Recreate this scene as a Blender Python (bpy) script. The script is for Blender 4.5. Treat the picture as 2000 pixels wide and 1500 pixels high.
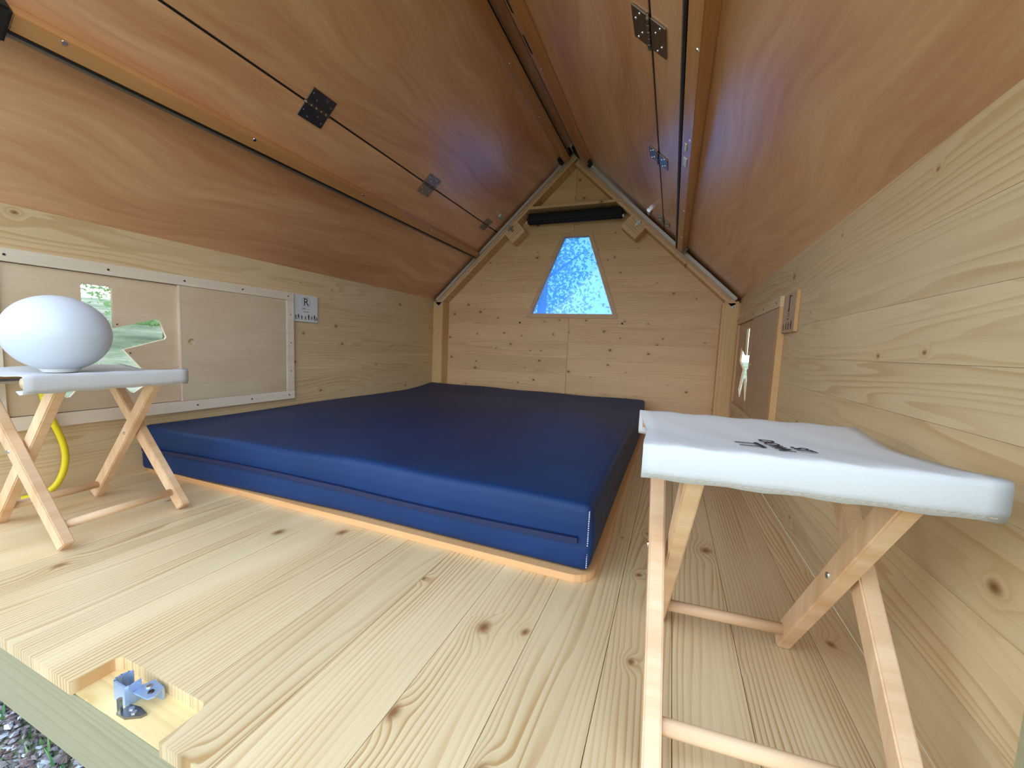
import bpy, bmesh, math, random
import numpy as np
from mathutils import Matrix, Vector, Euler
random.seed(7); rng = np.random.default_rng(7)
S = bpy.context.scene
for o in list(bpy.data.objects): bpy.data.objects.remove(o, do_unlink=True)
COL = S.collection

# ------------------------------------------------------------------ camera, sky, exposure
F_PX, PITCH, YAW, ROLL = 781.24, -0.0950, 0.3765, -0.0428
CAM = (1.664, -2.5604, 0.4902)
cam_d = bpy.data.cameras.new('camera'); cam_d.sensor_fit = 'HORIZONTAL'; cam_d.sensor_width = 36
cam_d.lens = F_PX / 2000 * 36; cam_d.clip_start = 0.01; cam_d.clip_end = 300
cam = bpy.data.objects.new('camera', cam_d); COL.objects.link(cam)
Rw = Matrix.Rotation(YAW, 3, 'Z') @ Matrix.Rotation(PITCH, 3, 'X') @ Matrix.Rotation(ROLL, 3, 'Y')
m = Matrix.Identity(4)
for i in range(3):
    m[i][0], m[i][1], m[i][2], m[i][3] = Rw[i][0], Rw[i][2], -Rw[i][1], CAM[i]
cam.matrix_world = m
S.camera = cam

world = bpy.data.worlds.new('sky'); S.world = world; world.use_nodes = True
wn, wl = world.node_tree.nodes, world.node_tree.links
wn.clear()
w_out = wn.new('ShaderNodeOutputWorld'); w_bg = wn.new('ShaderNodeBackground')
w_tc = wn.new('ShaderNodeTexCoord'); w_sep = wn.new('ShaderNodeSeparateXYZ'); w_rmp = wn.new('ShaderNodeValToRGB')
w_rmp.color_ramp.elements[0].position = 0.0; w_rmp.color_ramp.elements[0].color = (0.84, 0.92, 1.0, 1)
w_rmp.color_ramp.elements[1].position = 0.9; w_rmp.color_ramp.elements[1].color = (0.50, 0.72, 1.0, 1)
wl.new(w_tc.outputs['Generated'], w_sep.inputs[0]); wl.new(w_sep.outputs['Z'], w_rmp.inputs[0])
wl.new(w_rmp.outputs[0], w_bg.inputs['Color']); wl.new(w_bg.outputs[0], w_out.inputs[0])
w_bg.inputs['Strength'].default_value = 3.4

S.view_settings.view_transform = 'Standard'; S.view_settings.look = 'None'
S.view_settings.exposure = 0.20; S.view_settings.gamma = 1.0
S.view_settings.use_curve_mapping = False

# ------------------------------------------------------------------ dimensions
W, H0, SL = 2.0, 0.807, 0.931                # room width, eave height, roof slope
RC, RS = 1/math.hypot(1, SL), SL/math.hypot(1, SL)
YF, YB = -2.305, 0.09                        # front edge of the floor, back wall plane
def rp(side, y, d, off):
    """point on a roof side: y depth, d up the slope from the eave, off into the room"""
    x = d*RC + off*RS; z = H0 + d*RS - off*RC
    return (x if side == 'L' else W - x, y, z)

# ------------------------------------------------------------------ node helpers
def new_mat(name):
    mt = bpy.data.materials.new(name); mt.use_nodes = True
    nt = mt.node_tree; nt.nodes.clear()
    out = nt.nodes.new('ShaderNodeOutputMaterial'); b = nt.nodes.new('ShaderNodeBsdfPrincipled')
    nt.links.new(b.outputs[0], out.inputs[0])
    return mt, nt, b
class G:
    def __init__(s, nt): s.nt = nt
    def n(s, t, **kw):
        nd = s.nt.nodes.new(t)
        for k, v in kw.items(): setattr(nd, k, v)
        return nd
    def lk(s, a, b): s.nt.links.new(a, b)
    def put(s, inp, v):
        if hasattr(v, 'is_linked') or hasattr(v, 'links'): s.lk(v, inp)
        else: inp.default_value = v
    def math(s, op, a, b=0.0, c=None, clamp=False):
        nd = s.n('ShaderNodeMath', operation=op, use_clamp=clamp)
        s.put(nd.inputs[0], a); s.put(nd.inputs[1], b)
        if c is not None: s.put(nd.inputs[2], c)
        return nd.outputs[0]
    def comb(s, x, y, z=0.0):
        nd = s.n('ShaderNodeCombineXYZ')
        s.put(nd.inputs[0], x); s.put(nd.inputs[1], y); s.put(nd.inputs[2], z)
        return nd.outputs[0]
    def noise(s, vec, scale=1.0, detail=2.0, rough=0.5, dist=0.0):
        nd = s.n('ShaderNodeTexNoise'); s.lk(vec, nd.inputs['Vector'])
        nd.inputs['Scale'].default_value = scale; nd.inputs['Detail'].default_value = detail
        nd.inputs['Roughness'].default_value = rough; nd.inputs['Distortion'].default_value = dist
        return nd.outputs['Fac']
    def ramp(s, fac, stops):
        nd = s.n('ShaderNodeValToRGB'); s.lk(fac, nd.inputs[0])
        cr = nd.color_ramp
        while len(cr.elements) < len(stops): cr.elements.new(0.5)
        for e, (p, c) in zip(cr.elements, stops):
            e.position = p; e.color = c if len(c) == 4 else (*c, 1)
        return nd.outputs[0]
    def mix(s, f, a, b, mode='MIX'):
        nd = s.n('ShaderNodeMix', data_type='RGBA', blend_type=mode)
        s.put(nd.inputs[0], f)
        for k, v in ((6, a), (7, b)):
            if isinstance(v, tuple): nd.inputs[k].default_value = v if len(v) == 4 else (*v, 1)
            else: s.lk(v, nd.inputs[k])
        return nd.outputs[2]
    def coords(s, order):
        tc = s.n('ShaderNodeTexCoord'); sp = s.n('ShaderNodeSeparateXYZ'); s.lk(tc.outputs['Object'], sp.inputs[0])
        ax = {'x': sp.outputs[0], 'y': sp.outputs[1], 'z': sp.outputs[2]}
        oi = s.n('ShaderNodeObjectInfo')
        return ax[order[0]], ax[order[1]], ax[order[2]], oi.outputs['Random']
    def bump(s, b, h, strength=0.1, dist=0.002):
        nd = s.n('ShaderNodeBump'); nd.inputs['Strength'].default_value = strength
        nd.inputs['Distance'].default_value = dist; s.lk(h, nd.inputs['Height'])
        s.lk(nd.outputs[0], b.inputs['Normal'])
def srgb(r, g, b):
    f = lambda c: (c/255/12.92) if c/255 <= 0.04045 else ((c/255+0.055)/1.055)**2.4
    return (f(r), f(g), f(b), 1)

def pine(name, order, light, dark, knot, freq=110, warp=5.0, kdens=0.25, kscale=(3.2, 5.5), krad=0.085, rough=0.5,
         contrast=0.6, vary=0.16, spec=0.35):
    mt, nt, b = new_mat(name); g = G(nt)
    u, v, w, r = g.coords(order)
    r1 = g.math('MULTIPLY', r, 37.7); r2 = g.math('MULTIPLY', r, 91.3)
    uu = g.math('ADD', u, r1); vv = g.math('ADD', v, r2)
    vor = g.n('ShaderNodeTexVoronoi', voronoi_dimensions='2D', feature='F1')
    vor.inputs['Scale'].default_value = 1.0; vor.inputs['Randomness'].default_value = 1.0
    wob = g.noise(g.comb(g.math('MULTIPLY', uu, 9), g.math('MULTIPLY', vv, 9), 0.0), 1, 2)
    wo = g.math('MULTIPLY', g.math('SUBTRACT', wob, 0.5), 0.12)
    g.lk(g.comb(g.math('ADD', g.math('MULTIPLY', uu, kscale[0]), wo), g.math('ADD', g.math('MULTIPLY', vv, kscale[1]), wo)), vor.inputs['Vector'])
    sc = g.n('ShaderNodeSeparateColor'); g.lk(vor.outputs['Color'], sc.inputs[0])
    on = g.math('GREATER_THAN', sc.outputs[0], 1 - kdens)
    size = g.math('MULTIPLY_ADD', sc.outputs[1], krad*1.1, krad*0.35)
    dn = g.math('DIVIDE', vor.outputs['Distance'], size)
    kn = g.math('MULTIPLY', on, g.math('SUBTRACT', 1.0, g.n_sm(dn, 0.55, 1.0)) if hasattr(g, 'n_sm') else g.math('LESS_THAN', dn, 1.0))
    core = g.math('MULTIPLY', on, g.math('SUBTRACT', 1.25, dn, clamp=True))
    halo = g.math('MULTIPLY', on, g.math('POWER', g.math('SUBTRACT', 1.0, g.math('DIVIDE', dn, 4.5), clamp=True), 2.0))
    big = g.noise(g.comb(g.math('MULTIPLY', uu, 0.9), g.math('MULTIPLY', vv, 5.0), 0.0), 1, 2, 0.45)
    fr = g.math('MULTIPLY_ADD', r, freq*0.7, freq*0.65)
    ph = g.math('MULTIPLY_ADD', big, warp, g.math('MULTIPLY', vv, fr))
    sp = g.noise(g.comb(g.math('MULTIPLY', uu, 0.12), g.math('MULTIPLY', vv, 22.0), 7.0), 1, 1)
    ph = g.math('MULTIPLY_ADD', sp, 4.0, ph)
    ph = g.math('MULTIPLY_ADD', halo, 2.6, ph)
    ring = g.math('FRACT', ph)
    rg = g.ramp(ring, [(0.0, (0.05,)*3), (0.55, (0.3,)*3), (0.84, (1,)*3), (0.97, (0.9,)*3), (1.0, (0.05,)*3)])
    fib = g.noise(g.comb(g.math('MULTIPLY', uu, 7), g.math('MULTIPLY', vv, 420), 0.0), 1, 3, 0.6)
    pat = g.noise(g.comb(g.math('MULTIPLY', uu, 1.6), g.math('MULTIPLY', vv, 9), 3.0), 1, 2)
    amt = g.math('MULTIPLY', g.math('MULTIPLY', rg, contrast), g.math('MULTIPLY_ADD', pat, 3.2, -1.0, clamp=True))
    c = g.mix(amt, light, dark)
    c = g.mix(g.math('MULTIPLY_ADD', fib, 0.5, -0.12, clamp=True), c, dark)
    ton = g.noise(g.comb(g.math('MULTIPLY', uu, 0.7), g.math('MULTIPLY', vv, 6.0), 11.0), 1, 3)
    c = g.mix(g.math('MULTIPLY_ADD', ton, 1.6, -0.6, clamp=True), c, g.mix(0.5, c, dark))
    c = g.mix(g.math('MULTIPLY', halo, 0.35), c, dark)
    c = g.mix(g.math('MULTIPLY', core, 0.95, clamp=True), c, knot)
    val = g.math('MULTIPLY_ADD', g.math('FRACT', g.math('MULTIPLY', r, 7.31)), vary, 1 - vary*0.5)
    hs = g.n('ShaderNodeHueSaturation'); g.lk(val, hs.inputs['Value']); g.lk(c, hs.inputs['Color'])
    g.lk(hs.outputs[0], b.inputs['Base Color'])
    b.inputs['Roughness'].default_value = rough; b.inputs['Specular IOR Level'].default_value = spec
    g.bump(b, g.math('ADD', fib, g.math('MULTIPLY', rg, 0.6)), 0.12, 0.0006)
    return mt

def plywood(name, order, a, bcol, streak=(0.7, 9.0), warp=1.6, rough=0.32, fine=0.25, coat=0.0, spec=0.5, vary=0.1):
    mt, nt, b = new_mat(name); g = G(nt)
    u, v, w, r = g.coords(order)
    uu = g.math('MULTIPLY_ADD', r, 23.0, u); vv = g.math('MULTIPLY_ADD', r, 57.0, v)
    w1 = g.noise(g.comb(g.math('MULTIPLY', uu, 0.9), g.math('MULTIPLY', vv, 2.2), 0.0), 1, 2)
    vw = g.math('MULTIPLY_ADD', w1, 0.14*warp, vv)
    n1 = g.noise(g.comb(g.math('MULTIPLY', uu, streak[0]), g.math('MULTIPLY', vw, streak[1]), 0.0), 1, 5, 0.6)
    n2 = g.noise(g.comb(g.math('MULTIPLY', uu, 3.0), g.math('MULTIPLY', vw, 70.0), 0.0), 1, 3, 0.6)
    n3 = g.noise(g.comb(g.math('MULTIPLY', uu, 40.0), g.math('MULTIPLY', vw, 600.0), 0.0), 1, 2, 0.5)
    f = g.math('ADD', g.math('MULTIPLY', n1, 0.75), g.math('MULTIPLY', n2, 0.25))
    c = g.ramp(f, [(0.34, a), (0.5, tuple((a[i]+bcol[i])/2 for i in range(3))), (0.64, bcol)])
    c = g.mix(g.math('MULTIPLY', g.math('SUBTRACT', n3, 0.45, clamp=True), fine*4, clamp=True), c, a)
    val = g.math('MULTIPLY_ADD', g.math('FRACT', g.math('MULTIPLY', r, 7.31)), vary, 1 - vary*0.5)
    hs = g.n('ShaderNodeHueSaturation'); g.lk(val, hs.inputs['Value']); g.lk(c, hs.inputs['Color'])
    g.lk(hs.outputs[0], b.inputs['Base Color'])
    b.inputs['Roughness'].default_value = rough; b.inputs['Specular IOR Level'].default_value = spec
    b.inputs['Coat Weight'].default_value = coat; b.inputs['Coat Roughness'].default_value = 0.22
    g.bump(b, n2, 0.06, 0.001)
    return mt

def plain(name, col, rough=0.5, metal=0.0, spec=0.5, nscale=0, namt=0.0, bump=0.0):
    mt, nt, b = new_mat(name); g = G(nt)
    b.inputs['Base Color'].default_value = col; b.inputs['Roughness'].default_value = rough
    b.inputs['Metallic'].default_value = metal; b.inputs['Specular IOR Level'].default_value = spec
    if nscale:
        tc = g.n('ShaderNodeTexCoord'); n = g.noise(tc.outputs['Object'], nscale, 3)
        dk = tuple(c*(1-namt) for c in col[:3]) + (1,)
        g.lk(g.mix(n, dk, col), b.inputs['Base Color'])
        if bump: g.bump(b, n, bump, 0.001)
    return mt

M = {}
P_L, P_D, P_K = srgb(236, 214, 168), srgb(196, 152, 92), srgb(128, 78, 40)
M['floor'] = pine('floor_pine', 'yxz', srgb(236, 211, 166), srgb(186, 140, 86), srgb(140, 92, 54), freq=120, warp=10, kdens=0.34, kscale=(4.6, 6.2), krad=0.060, rough=0.36, contrast=0.9)
M['wall_y'] = pine('wall_pine_lengthwise', 'yzx', srgb(228, 203, 158), srgb(184, 142, 90), srgb(132, 88, 50), freq=50, warp=11, kdens=0.36, kscale=(5.5, 7.5), krad=0.052, rough=0.5, contrast=0.55, vary=0.10)
M['wall_x'] = pine('wall_pine_crosswise', 'xzy', srgb(234, 198, 150), srgb(188, 138, 88), srgb(106, 66, 38), freq=60, warp=7, kdens=0.40, kscale=(8.5, 11.0), krad=0.075, rough=0.5, contrast=0.45, vary=0.10)
M['post'] = pine('post_pine', 'zxy', srgb(232, 198, 144), srgb(198, 148, 84), P_K, freq=80, warp=5, kdens=0.35, kscale=(5, 8), krad=0.07, contrast=0.5)
M['beam_x'] = pine('fascia_pine', 'xzy', srgb(164, 156, 124), srgb(138, 124, 90), P_K, freq=60, warp=4, kdens=0.3, kscale=(3, 6), krad=0.06, contrast=0.5)
M['recess'] = pine('recess_pine', 'xyz', srgb(240, 214, 156), srgb(206, 160, 96), P_K, freq=45, warp=5, kdens=0.5, kscale=(6, 8), krad=0.07)
M['beech'] = plywood('beech', 'zyx', srgb(206, 160, 116), srgb(232, 196, 156), streak=(3, 30), warp=0.3, rough=0.45, fine=0.3, spec=0.4)
M['okoume'] = plywood('varnished_red_plywood', 'yxz', srgb(202, 134, 86), srgb(242, 190, 142), streak=(0.75, 8.0), warp=2.2, rough=0.36, fine=0.2, coat=0.8)
M['okoume'].node_tree.nodes['Principled BSDF'].inputs['Coat IOR'].default_value = 1.6
M['okoume'].node_tree.nodes['Principled BSDF'].inputs['Coat Roughness'].default_value = 0.26
M['amber'] = plywood('varnished_amber_timber', 'yxz', srgb(186, 124, 68), srgb(214, 158, 102), streak=(1.0, 30), warp=0.4, rough=0.3, coat=0.3)
M['birch'] = plywood('birch_plywood', 'yzx', srgb(204, 176, 142), srgb(222, 198, 168), streak=(2.0, 7.0), warp=2.5, rough=0.5, fine=0.08, spec=0.35)
M['birch_pale'] = plywood('pale_birch_strip', 'yzx', srgb(222, 202, 176), srgb(236, 220, 198), streak=(1.5, 20.0), warp=0.6, rough=0.5, fine=0.1, spec=0.35)
M['stile_tan'] = plywood('tan_strip', 'zyx', srgb(198, 150, 96), srgb(216, 172, 120), streak=(2, 20), warp=0.4, rough=0.5)
M['birch_tan'] = plywood('tan_plywood', 'yzx', srgb(184, 148, 112), srgb(202, 168, 132), streak=(2, 7), warp=2.0, rough=0.5, fine=0.1)
M['ply_x'] = plywood('window_trim_plywood', 'xzy', srgb(200, 158, 116), srgb(220, 180, 138), streak=(2, 14), warp=1.0, rough=0.5)
M['base_ply'] = plywood('bed_base_plywood', 'xzy', srgb(206, 150, 96), srgb(226, 176, 122), streak=(2, 40), warp=0.3, rough=0.5)
M['steel'] = plain('hinge_steel', srgb(150, 146, 138), 0.33, 1.0, nscale=30, namt=0.3)
M['steel_bright'] = plain('bright_zinc', srgb(214, 216, 220), 0.25, 1.0)
M['zinc'] = plain('zinc_sky_tinted', srgb(170, 192, 226), 0.32, 0.55)  # light blue base paints in the sky reflected by the metal
M['screw'] = plain('screw_head', srgb(90, 84, 78), 0.4, 0.9)
M['black'] = plain('black_rubber', srgb(22, 16, 15), 0.6)
M['black_cloth'] = plain('black_blind_cloth', srgb(20, 20, 25), 0.75, nscale=60, namt=0.4)
M['alu'] = plain('grey_seal_strip', srgb(196, 190, 184), 0.45, 0.3)
M['grey'] = plain('grey_edge_strip', srgb(128, 112, 100), 0.45, 0.2)
M['white'] = plain('white_plastic', srgb(232, 232, 228), 0.4)
M['print'] = plain('black_print', srgb(34, 28, 32), 0.7)
M['print_grey'] = plain('grey_print', srgb(120, 118, 124), 0.7)
M['sign_white'] = plain('sign_face_white', srgb(220, 220, 216), 0.5, nscale=25, namt=0.1)
M['yellow'] = plain('yellow_cable_sheath', srgb(232, 208, 20), 0.45)
M['canvas'] = plain('white_canvas', srgb(206, 203, 200), 0.85, spec=0.2, nscale=500, namt=0.08, bump=0.15)
M['stitch'] = plain('stitching_thread', srgb(176, 158, 140), 0.9)
M['thread_white'] = plain('white_thread', srgb(200, 205, 220), 0.8)
mt, nt, b = new_mat('navy_mattress_cover'); g = G(nt)
tc = g.n('ShaderNodeTexCoord'); n = g.noise(tc.outputs['Object'], 6, 4); n2 = g.noise(tc.outputs['Object'], 900, 2)
g.lk(g.mix(n, srgb(18, 42, 80), srgb(24, 56, 104)), b.inputs['Base Color'])
b.inputs['Roughness'].default_value = 0.5; b.inputs['Specular IOR Level'].default_value = 0.25
g.bump(b, g.math('ADD', n, g.math('MULTIPLY', n2, 0.05)), 0.25, 0.01)
M['navy'] = mt
M['navy_band'] = plain('navy_zip_band', srgb(17, 30, 70), 0.5)
mt, nt, b = new_mat('opal_globe')
b.inputs['Base Color'].default_value = srgb(212, 216, 222); b.inputs['Roughness'].default_value = 0.3
b.inputs['Subsurface Weight'].default_value = 0.6; b.inputs['Subsurface Radius'].default_value = (0.05, 0.05, 0.05)
M['opal'] = mt
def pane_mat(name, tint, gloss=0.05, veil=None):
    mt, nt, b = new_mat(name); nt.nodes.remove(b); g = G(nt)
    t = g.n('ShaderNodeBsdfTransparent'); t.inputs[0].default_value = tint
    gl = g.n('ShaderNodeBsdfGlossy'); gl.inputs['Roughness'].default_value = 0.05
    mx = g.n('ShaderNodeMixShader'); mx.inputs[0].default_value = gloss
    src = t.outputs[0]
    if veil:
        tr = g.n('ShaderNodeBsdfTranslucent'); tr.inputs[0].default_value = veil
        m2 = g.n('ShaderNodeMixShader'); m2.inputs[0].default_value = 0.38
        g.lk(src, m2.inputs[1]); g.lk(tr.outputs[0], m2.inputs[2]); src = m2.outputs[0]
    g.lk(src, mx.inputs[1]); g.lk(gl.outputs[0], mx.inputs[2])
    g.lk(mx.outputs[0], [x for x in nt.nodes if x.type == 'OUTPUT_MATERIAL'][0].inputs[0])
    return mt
M['pane_blue'] = pane_mat('blue_tinted_pane', (0.42, 0.68, 1.0, 1), veil=(0.20, 0.46, 0.95, 1))  # bluish film; tint and veil also carry the blue and haze of the sky
M['pane_clear'] = pane_mat('clear_pane', (0.96, 0.98, 0.97, 1))
def leaf_mat(name, c1, c2):
    mt, nt, b = new_mat(name); g = G(nt)
    tc = g.n('ShaderNodeTexCoord'); n = g.noise(tc.outputs['Object'], 1.3, 3)
    g.lk(g.mix(n, c1, c2), b.inputs['Base Color']); b.inputs['Roughness'].default_value = 0.5
    tr = g.n('ShaderNodeBsdfTranslucent'); tr.inputs[0].default_value = tuple(min(1, x*1.6) for x in c2[:3]) + (1,)
    mx = g.n('ShaderNodeMixShader'); mx.inputs[0].default_value = 0.4
    g.lk(b.outputs[0], mx.inputs[1]); g.lk(tr.outputs[0], mx.inputs[2])
    g.lk(mx.outputs[0], [x for x in nt.nodes if x.type == 'OUTPUT_MATERIAL'][0].inputs[0])
    return mt
M['leaf'] = leaf_mat('olive_green_leaves', srgb(96, 132, 84), srgb(150, 178, 120))
M['leaf2'] = leaf_mat('fresh_green_leaves', srgb(84, 128, 70), srgb(140, 180, 104))
M['bark'] = plain('bark', srgb(110, 96, 84), 0.9, nscale=12, namt=0.5, bump=0.5)
mt, nt, b = new_mat('lawn'); g = G(nt)
tc = g.n('ShaderNodeTexCoord'); n = g.noise(tc.outputs['Object'], 0.6, 5); n2 = g.noise(tc.outputs['Object'], 9, 5)
f = g.math('ADD', g.math('MULTIPLY', n, 0.7), g.math('MULTIPLY', n2, 0.3))
g.lk(g.ramp(f, [(0.38, srgb(86, 96, 66)), (0.5, srgb(122, 126, 92)), (0.60, srgb(158, 146, 122))]), b.inputs['Base Color'])
b.inputs['Roughness'].default_value = 0.95
M['lawn'] = mt
def speckle(name, stops):
    mt, nt, b = new_mat(name); g = G(nt)
    gm = g.n('ShaderNodeNewGeometry')
    g.lk(g.ramp(gm.outputs['Random Per Island'], stops), b.inputs['Base Color']); b.inputs['Roughness'].default_value = 0.8
    return mt
M['pebble'] = speckle('mixed_gravel', [(0.0, srgb(96, 88, 92)), (0.3, srgb(140, 128, 128)), (0.6, srgb(120, 92, 84)), (0.8, srgb(176, 172, 176)), (1.0, srgb(220, 220, 224))])
M['grass'] = speckle('grass_blades', [(0.0, srgb(52, 110, 60)), (0.6, srgb(96, 150, 84)), (1.0, srgb(150, 170, 110))])

# ------------------------------------------------------------------ mesh helpers
def link(name, me, mat=None, parent=None, smooth=False):
    o = bpy.data.objects.new(name, me); COL.objects.link(o)
    if mat is not None and not me.materials: me.materials.append(M[mat] if isinstance(mat, str) else mat)
    if parent is not None: o.parent = parent
    if smooth: me.polygons.foreach_set('use_smooth', [True]*len(me.polygons))
    return o
def bm_obj(name, bm, mat, parent=None, smooth=False):
    me = bpy.data.meshes.new(name); bmesh.ops.recalc_face_normals(bm, faces=bm.faces[:]); bm.to_mesh(me); bm.free()
    return link(name, me, mat, parent, smooth)
def hexa(bm, pts):
    vs = [bm.verts.new(p) for p in pts]
    for f in ((0, 1, 2, 3), (7, 6, 5, 4), (0, 4, 5, 1), (1, 5, 6, 2), (2, 6, 7, 3), (3, 7, 4, 0)):
        bm.faces.new([vs[i] for i in f])
    return vs
def bx(bm, x0, x1, y0, y1, z0, z1):
    return hexa(bm, [(x0, y0, z0), (x1, y0, z0), (x1, y1, z0), (x0, y1, z0), (x0, y0, z1), (x1, y0, z1), (x1, y1, z1), (x0, y1, z1)])
def box(name, mat, parent, x0, x1, y0, y1, z0, z1, bev=0.0):
    bm = bmesh.new(); bx(bm, x0, x1, y0, y1, z0, z1)
    if bev: bmesh.ops.bevel(bm, geom=bm.edges[:], offset=bev, segments=2, affect='EDGES')
    return bm_obj(name, bm, mat, parent)
def prism(bm, poly, fn, t0, t1):
    """poly: list of (a,b); fn(a,b,t)->world"""
    A = [bm.verts.new(fn(a, b, t0)) for a, b in poly]; B = [bm.verts.new(fn(a, b, t1)) for a, b in poly]
    n = len(poly)
    bm.faces.new(A); bm.faces.new(B[::-1])
    for i in range(n): bm.faces.new((A[i], A[(i+1) % n], B[(i+1) % n], B[i]))
def roof_box(name, mat, parent, side, y0, y1, d0, d1, o0, o1, bev=0.0):
    bm = bmesh.new(); prism(bm, [(d0, o0), (d1, o0), (d1, o1), (d0, o1)], lambda a, b, t: rp(side, t, a, b), y0, y1)
    if bev: bmesh.ops.bevel(bm, geom=bm.edges[:], offset=bev, segments=2, affect='EDGES')
    return bm_obj(name, bm, mat, parent)
def cyl(bm, p, q, r, r2=None, seg=12, cap=True):
    p, q = Vector(p), Vector(q); d = q - p; L = d.length
    rot = d.to_track_quat('Z', 'Y').to_matrix().to_4x4()
    bmesh.ops.create_cone(bm, cap_ends=cap, segments=seg, radius1=r, radius2=r if r2 is None else r2, depth=L,
                          matrix=Matrix.Translation((p+q)/2) @ rot)
def tube(name, mat, parent, pts, r, seg=10):
    cu = bpy.data.curves.new(name, 'CURVE'); cu.dimensions = '3D'; cu.bevel_depth = r; cu.bevel_resolution = 3; cu.use_fill_caps = True
    sp = cu.splines.new('NURBS'); sp.points.add(len(pts)-1); sp.order_u = 4; sp.use_endpoint_u = True; sp.resolution_u = seg
    for q, v in zip(sp.points, pts): q.co = (*v, 1)
    return curve_mesh(name, cu, mat, parent, True)
def curve_mesh(name, cu, mat, parent, smooth=False, matrix=None):
    t = bpy.data.objects.new('tmp_curve', cu); COL.objects.link(t)
    dg = bpy.context.evaluated_depsgraph_get(); dg.update()
    me = bpy.data.meshes.new_from_object(t.evaluated_get(dg)); me.name = name
    bpy.data.objects.remove(t, do_unlink=True); bpy.data.curves.remove(cu)
    me.materials.clear()
    if matrix is not None: me.transform(matrix)
    return link(name, me, mat, parent, smooth)
def flat(name, mat, parent, rings, thick, matrix):
    """2D filled outline(s) with holes, extruded +-thick/2, then placed with matrix"""
    cu = bpy.data.curves.new(name, 'CURVE'); cu.dimensions = '2D'; cu.fill_mode = 'BOTH'; cu.extrude = thick/2
    for ring in rings:
        sp = cu.splines.new('POLY'); sp.points.add(len(ring)-1); sp.use_cyclic_u = True
        for q, (a, b_) in zip(sp.points, ring): q.co = (a, b_, 0, 1)
    return curve_mesh(name, cu, mat, parent, False, matrix)
def text(name, mat, parent, body, size, matrix, thick=0.0003):
    cu = bpy.data.curves.new(name, 'FONT'); cu.body = body; cu.size = size; cu.extrude = thick; cu.align_x = 'CENTER'; cu.align_y = 'CENTER'
    return curve_mesh(name, cu, mat, parent, False, matrix)
def frame_mat(origin, ax, ay, az):
    mm = Matrix.Identity(4)
    for i in range(3): mm[i][0], mm[i][1], mm[i][2], mm[i][3] = ax[i], ay[i], az[i], origin[i]
    return mm
def circle(cx, cy, r, n=24): return [(cx + r*math.cos(2*math.pi*i/n), cy + r*math.sin(2*math.pi*i/n)) for i in range(n)]
def tag(o, label=None, cat=None, group=None, kind=None):
    if label: o['label'] = label
    if cat: o['category'] = cat
    if group: o['group'] = group
    if kind: o['kind'] = kind
    return o
def empty(name, loc=(0, 0, 0), rz=0.0):
    o = bpy.data.objects.new(name, None); COL.objects.link(o); o.location = loc; o.rotation_euler = (0, 0, rz)
    o.empty_display_size = 0.05
    return o
def struct(o, label, cat): return tag(o, label, cat, kind='structure')
def clip(poly, a, b, c):
    """keep a*x+b*y<=c"""
    out = []
    for i in range(len(poly)):
        p, q = poly[i], poly[(i+1) % len(poly)]
        fp, fq = a*p[0]+b*p[1]-c, a*q[0]+b*q[1]-c
        if fp <= 1e-9: out.append(p)
        if (fp < -1e-9 and fq > 1e-9) or (fp > 1e-9 and fq < -1e-9):
            t = fp/(fp-fq); out.append((p[0]+t*(q[0]-p[0]), p[1]+t*(q[1]-p[1])))
    return out
def area(p): return abs(sum(p[i][0]*p[(i+1) % len(p)][1]-p[(i+1) % len(p)][0]*p[i][1] for i in range(len(p))))/2
def minus(polys, hole):
    """subtract a convex counter-clockwise polygon from convex polygons"""
    res = []
    for poly in polys:
        rest = poly
        for i in range(len(hole)):
            if len(rest) < 3: break
            p, q = hole[i], hole[(i+1) % len(hole)]
            a, b = q[1]-p[1], -(q[0]-p[0]); c = a*p[0]+b*p[1]       # inside: a*x+b*y<=c
            o = clip(rest, -a, -b, -c)
            if len(o) >= 3 and area(o) > 1e-7: res.append(o)
            rest = clip(rest, a, b, c)
    return res

# screw head: one shared mesh, placed with a matrix
_bm = bmesh.new(); cyl(_bm, (0, 0, -0.001), (0, 0, 0.0015), 1.0, 0.8, 10)
for v in _bm.verts: pass
SCREW = bpy.data.meshes.new('screw'); _bm.to_mesh(SCREW); _bm.free()
def screw(parent, p, n, r=0.004, mat='screw', name='screw'):
    key = 'screw_' + mat
    me = bpy.data.meshes.get(key)
    if me is None:
        me = SCREW.copy(); me.name = key; me.materials.append(M[mat])
    o = bpy.data.objects.new(name, me); COL.objects.link(o); o.parent = parent
    q = Vector(n).to_track_quat('Z', 'Y').to_matrix().to_4x4()
    o.matrix_basis = Matrix.Translation(p) @ q @ Matrix.Diagonal((r, r, 1.0, 1))
    return o

# ================================================================== THE SETTING
# ---- ground outside
GZ = -0.17
nx, ny = 70, 70
xs = np.linspace(-45, 35, nx); ys = np.linspace(-35, 45, ny)
gv = []
for yy in ys:
    for xx in xs:
        hill = max(0.0, -xx-5)*0.075 + max(0.0, yy-9)*0.03*min(1.0, max(0.0, -xx/4))
        gv.append((xx, yy, GZ + hill))
gf = [(j*nx+i, j*nx+i+1, (j+1)*nx+i+1, (j+1)*nx+i) for j in range(ny-1) for i in range(nx-1)]
me = bpy.data.meshes.new('ground'); me.from_pydata(gv, [], gf)
struct(link('ground', me, 'lawn', smooth=True), 'dry green lawn sloping up around the hut', 'ground')

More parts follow.
